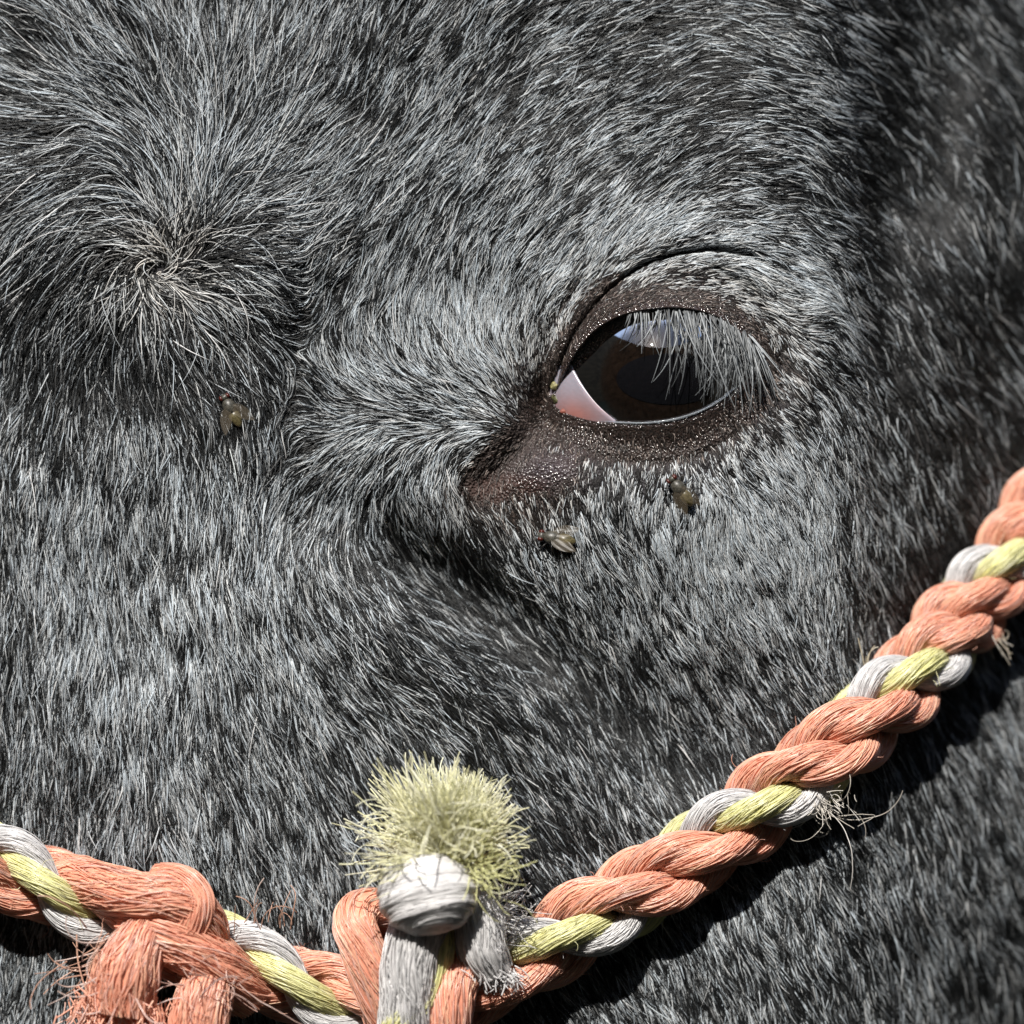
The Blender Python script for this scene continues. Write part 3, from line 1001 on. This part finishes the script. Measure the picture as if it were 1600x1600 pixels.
# white wrapped knob
KX, KY, KH = 668., 1398., hk + 132
nkn = 40
th = np.linspace(0, math.pi, nkn)[:, None]; ph = np.linspace(0, 2 * math.pi, 2 * nkn, endpoint=False)[None]
kn = mesh_obj("white_knot", W(KX + 76 * np.sin(th) * np.cos(ph), KY + 64 * np.sin(th) * np.sin(ph), KH + 52 * np.cos(th) + 0 * ph).reshape(-1, 3), grid_faces(nkn, 2 * nkn, True), core_m['white'], halter)
n_ = 420
# wrap fibres: small circles round a tilted axis
axis = np.array([0.30, 0.93, 0.15]); axis /= np.linalg.norm(axis)
e1 = np.cross(axis, [0, 0, 1.0]); e1 /= np.linalg.norm(e1); e2 = np.cross(axis, e1)
lat = rng.uniform(-1.15, 1.2, n_)[:, None]
m = 26
aa = np.linspace(-0.2, math.pi + 0.2, m)[None] + rng.normal(0, 0.25, n_)[:, None] + math.pi
latv = lat + 0.10 * np.sin(aa * 1.0 + 0.6) + 0.05 * np.sin(aa * 2.3 + rng.uniform(0, 6, n_)[:, None])
pt = np.sin(latv)[..., None] * axis + np.cos(latv)[..., None] * (np.cos(aa)[..., None] * e1 + np.sin(aa)[..., None] * e2)
k_ = 1.0 + rng.normal(0, 0.012, n_)[:, None] + 0.02 * np.sin(lat * 14)
Q = np.stack([KX + 76 * pt[..., 0] * k_, KY + 64 * pt[..., 1] * k_, KH + 52 * pt[..., 2] * k_], -1)
C = np.clip(np.array(WHITE)[None] * (1 + rng.normal(0, 0.12, n_))[:, None], 0.1, 0.88)
curves_obj("fibres", W(Q[..., 0], Q[..., 1], Q[..., 2]), np.tile(rng.uniform(0.9, 2.0, n_)[:, None] * S, (1, m)), C, fib_m, kn)


def tuft(name, org, n, dirfn, Lfn, colour, parent, seed, curl=0.25, rad=(0.7, 1.3), spread0=10, m=12, jit=0.1, pale=0.15):
    r = np.random.default_rng(seed)
    p = np.array(org, float)[None] + r.normal(0, 1, (n, 3)) * np.array(spread0)
    v = dirfn(r, n)
    v /= np.linalg.norm(v, axis=1)[:, None]
    L = Lfn(r, v, n)
    ax = r.normal(0, 1, (n, 3)); ax /= np.linalg.norm(ax, axis=1)[:, None]
    cl = np.abs(r.normal(0, curl, n))
    Q = np.zeros((n, m, 3))
    for q in range(m):
        Q[:, q] = p
        p = p + v * (L / (m - 1))[:, None]
        v = v + np.cross(v, ax) * (cl * (0.3 + q / m))[:, None] + r.normal(0, jit * 0.4, (n, 3))
        v /= np.linalg.norm(v, axis=1)[:, None]
    C = np.array(colour)[None] * (1 + r.normal(0, 0.13, n))[:, None]
    C = np.where((r.random(n) < pale)[:, None], C * 0.6 + 0.3, C)
    R = np.linspace(1, 0.75, m)[None] * r.uniform(rad[0], rad[1], n)[:, None] * S
    return curves_obj(name, W(Q[..., 0], Q[..., 1], Q[..., 2]), R, np.clip(C, 0.02, 0.88), fib_m, parent)


# yellow frayed brush end
def ydir(r, n):
    nc = 60
    up = r.random(nc) < 0.55
    ca_ = np.where(up, r.normal(0.12, 0.40, nc), r.normal(-0.15, 1.25, nc))
    cz = r.normal(0.15, 0.40, nc)
    c = r.integers(0, nc, n)
    a = ca_[c] + r.normal(0, 0.13, n)
    return np.stack([np.sin(a), -np.cos(a) * 0.9 - 0.15, cz[c] + r.normal(0, 0.12, n)], -1)


def ylen(r, v, n):
    base = 66 + 70 * np.clip(-v[:, 1], 0, 1) + 90 * np.clip(-v[:, 0], 0, 1)
    return base * r.uniform(0.6, 1.1, n)


stub, _ = strand("yellow_yarn_end", [(690, 1400, KH - 20), (698, 1362, KH - 16), (702, 1338, KH - 16)], 24, 'yellow', 90, 0.0, 40, 20)
tuft("yellow_tuft", (703, 1340, KH - 30), 2000, ydir, ylen, (0.82, 0.80, 0.52), halter, 41, 0.17, (0.7, 1.4), (17, 8, 12), pale=0.4)
tuft("stray_fibres", (750, 1360, KH + 10), 60, lambda r, n: np.stack([r.normal(0.8, 0.4, n), r.normal(0.2, 0.6, n), r.normal(0.3, 0.3, n)], -1), lambda r, v, n: r.uniform(30, 90, n), (0.66, 0.66, 0.34), halter, 42, 0.4, (0.6, 1.0), (18, 16, 8))
# white frayed tail beside the knob
strand("white_tail", [(735, 1405, hk + 40), (748, 1440, hk + 74), (752, 1480, hk + 76), (768, 1518, hk + 58)], 36, 'white', 130, 0.003, 43, taper=([0, 0.3, 0.7, 1], [0.6, 1, 1.05, 0.9]))
tuft("frayed_end", (768, 1520, hk + 60), 240, lambda r, n: np.stack([r.normal(0.25, 0.45, n), r.normal(0.9, 0.3, n), r.normal(0.1, 0.3, n)], -1), lambda r, v, n: r.uniform(10, 34, n), WHITE, halter, 44, 0.2, (0.7, 1.3), (20, 5, 16))
tuft("stray_fibres", (775, 1430, hk + 66), 130, lambda r, n: np.stack([r.normal(0.7, 0.5, n), r.normal(-0.4, 0.6, n), r.normal(0.2, 0.4, n)], -1), lambda r, v, n: r.uniform(18, 60, n), WHITE, halter, 45, 0.35, (0.5, 0.9), (14, 26, 10))

# --- left knot: a strand pushed through the rope, its ends frayed
h2 = rh_at(230)
strand("orange_strand", [(88, 1368, h2 - 40), (145, 1382, h2 + 26), (205, 1398, h2 + 76), (262, 1406, h2 + 86), (296, 1420, h2 + 74), (318, 1450, h2 + 52), (318, 1500, h2 + 10)], 36, 'orange', 150, 0.003, 51)
strand("orange_bend", [(250, 1380, h2 + 30), (285, 1384, h2 + 72), (304, 1410, h2 + 84), (294, 1446, h2 + 84), (268, 1470, h2 + 70), (235, 1480, h2 + 50)], 29, 'orange', 120, 0.004, 52)
strand("orange_strand", [(205, 1440, h2 + 40), (250, 1460, h2 + 76), (300, 1486, h2 + 78), (345, 1516, h2 + 60), (390, 1556, h2 + 10)], 38, 'orange', 150, 0.006, 53)
tas, _ = strand("orange_tassel", [(240, 1440, h2 + 50), (222, 1468, h2 + 84), (204, 1505, h2 + 92), (190, 1545, h2 + 88), (184, 1580, h2 + 82)], 40, 'orange', 190, 0.002, 54, taper=([0, 0.25, 0.6, 1], [0.62, 0.85, 1.25, 1.25]))
tuft("frayed_end", (186, 1566, h2 + 84), 420, lambda r, n: np.stack([r.normal(0.05, 0.42, n), r.normal(0.95, 0.25, n), r.normal(0.1, 0.3, n)], -1), lambda r, v, n: r.uniform(25, 85, n), (0.82, 0.41, 0.29), tas, 55, 0.12, (0.8, 1.7), (32, 12, 18), pale=0.2)
tuft("stray_fibres", (170, 1490, h2 + 84), 46, lambda r, n: np.stack([r.normal(-0.7, 0.5, n), r.normal(0.6, 0.4, n), r.normal(0.2, 0.4, n)], -1), lambda r, v, n: r.uniform(50, 130, n), (0.55, 0.33, 0.24), tas, 56, 0.25, (0.7, 1.3), (24, 30, 10))
tas2, _ = strand("orange_tassel", [(330, 1520, h2 + 30), (322, 1548, h2 + 70), (312, 1590, h2 + 84), (306, 1650, h2 + 76)], 38, 'orange', 170, 0.003, 57, taper=([0, 0.3, 1], [0.7, 1.05, 1.35]))
tuft("stray_fibres", (320, 1545, h2 + 84), 40, lambda r, n: np.stack([r.normal(0.1, 0.7, n), r.normal(0.3, 0.7, n), r.normal(0.4, 0.3, n)], -1), lambda r, v, n: r.uniform(40, 150, n), (0.6, 0.42, 0.36), tas2, 58, 0.5, (0.6, 1.1), (30, 24, 10))
tuft("stray_fibres", (400, 1450, h2 + 20), 12, lambda r, n: np.stack([r.normal(0.15, 0.4, n), r.normal(-1, 0.2, n), r.normal(0.5, 0.3, n)], -1), lambda r, v, n: r.uniform(40, 100, n), (0.55, 0.33, 0.24), halter, 59, 0.5, (0.7, 1.1), (34, 6, 10))
# loose white wisps under the right-hand rope
hw = rh_at(1290)
tuft("stray_fibres", (1285, 1262, hw), 14, lambda r, n: np.stack([r.normal(0.5, 0.6, n), r.normal(0.6, 0.4, n), r.normal(0.2, 0.4, n)], -1), lambda r, v, n: r.uniform(60, 190, n), (0.6, 0.55, 0.48), halter, 60, 0.8, (0.5, 0.8), (14, 8, 8), m=18)
tuft("frayed_end", (1285, 1250, hw + 30), 60, lambda r, n: np.stack([r.normal(0.5, 0.4, n), r.normal(0.8, 0.3, n), r.normal(0.2, 0.3, n)], -1), lambda r, v, n: r.uniform(10, 36, n), (0.62, 0.58, 0.52), halter, 61, 0.3, (0.5, 0.9), (18, 8, 10))
hw = rh_at(1540)
tuft("stray_fibres", (1540, 985, hw + 20), 10, lambda r, n: np.stack([r.normal(0.4, 0.5, n), r.normal(0.8, 0.3, n), r.normal(0.2, 0.3, n)], -1), lambda r, v, n: r.uniform(40, 90, n), (0.55, 0.48, 0.38), halter, 62, 0.7, (0.6, 1.0), (14, 8, 8), m=16)
hw = rh_at(1340)
tuft("stray_fibres", (1352, 1040, rh_at(1400) + 20), 4, lambda r, n: np.stack([r.normal(0.0, 0.15, n), r.normal(-1, 0.1, n), r.normal(0.3, 0.2, n)], -1), lambda r, v, n: r.uniform(30, 50, n), (0.62, 0.56, 0.42), halter, 63, 0.2, (0.7, 1.1), (2, 3, 2))

# ------------------------------------------------------------------ for the eye to mirror: the ground and an added, unseen board wall
gm, t, p, o = new_mat("dry_grass_ground")
pos = geo_pos(t)
t.links.new(ramp(t, noise(t, 3, 6, 0.7, pos), [(0.3, (0.05, 0.045, 0.02)), (0.7, (0.12, 0.10, 0.05))]), p.inputs["Base Color"])
setp(p, Roughness=0.9)
gr = mesh_obj("ground", [(-600, -600, 0), (600, -600, 0), (600, 600, 0), (-600, 600, 0)], [[0, 1, 2, 3]], gm, None, False)
gr["kind"] = "structure"
wm = plain("added_wall_boards", (0.09, 0.06, 0.035), 0.8, 0.3, 9, 0.5, 0.4, 0.004)
wall = bpy.data.objects.new("added_board_wall", None)  # added dark occluder behind the camera, cuts frontal sky light
wall.location = (0, -3.3, 0)
link(wall)
PARW[wall.name] = Matrix.Translation(wall.location)
tag(wall, "brown board wall mirrored in the cow's eye", "wall")
NB = 52
for i in range(NB):                       # upright boards of the added wall, curved to block sky from the eye
    a0 = math.radians(-112 + 224 * i / NB); a1 = math.radians(-112 + 224 * (i + 1.0) / NB)
    d = 0.016 * (i % 2) + random.uniform(0, 0.006); tp = 4.2 + random.uniform(-0.03, 0.03)
    q = [(math.sin(a) * r_, -math.cos(a) * r_) for a, r_ in ((a0, 3.30 + d), (a1, 3.30 + d), (a1, 3.34 + d), (a0, 3.34 + d))]
    vv_ = [(x, y, z) for z in (0, tp) for (x, y) in q]
    mesh_obj("board", vv_, [[3, 2, 1, 0], [4, 5, 6, 7], [0, 1, 5, 4], [1, 2, 6, 5], [2, 3, 7, 6], [3, 0, 4, 7]], wm, wall, False)
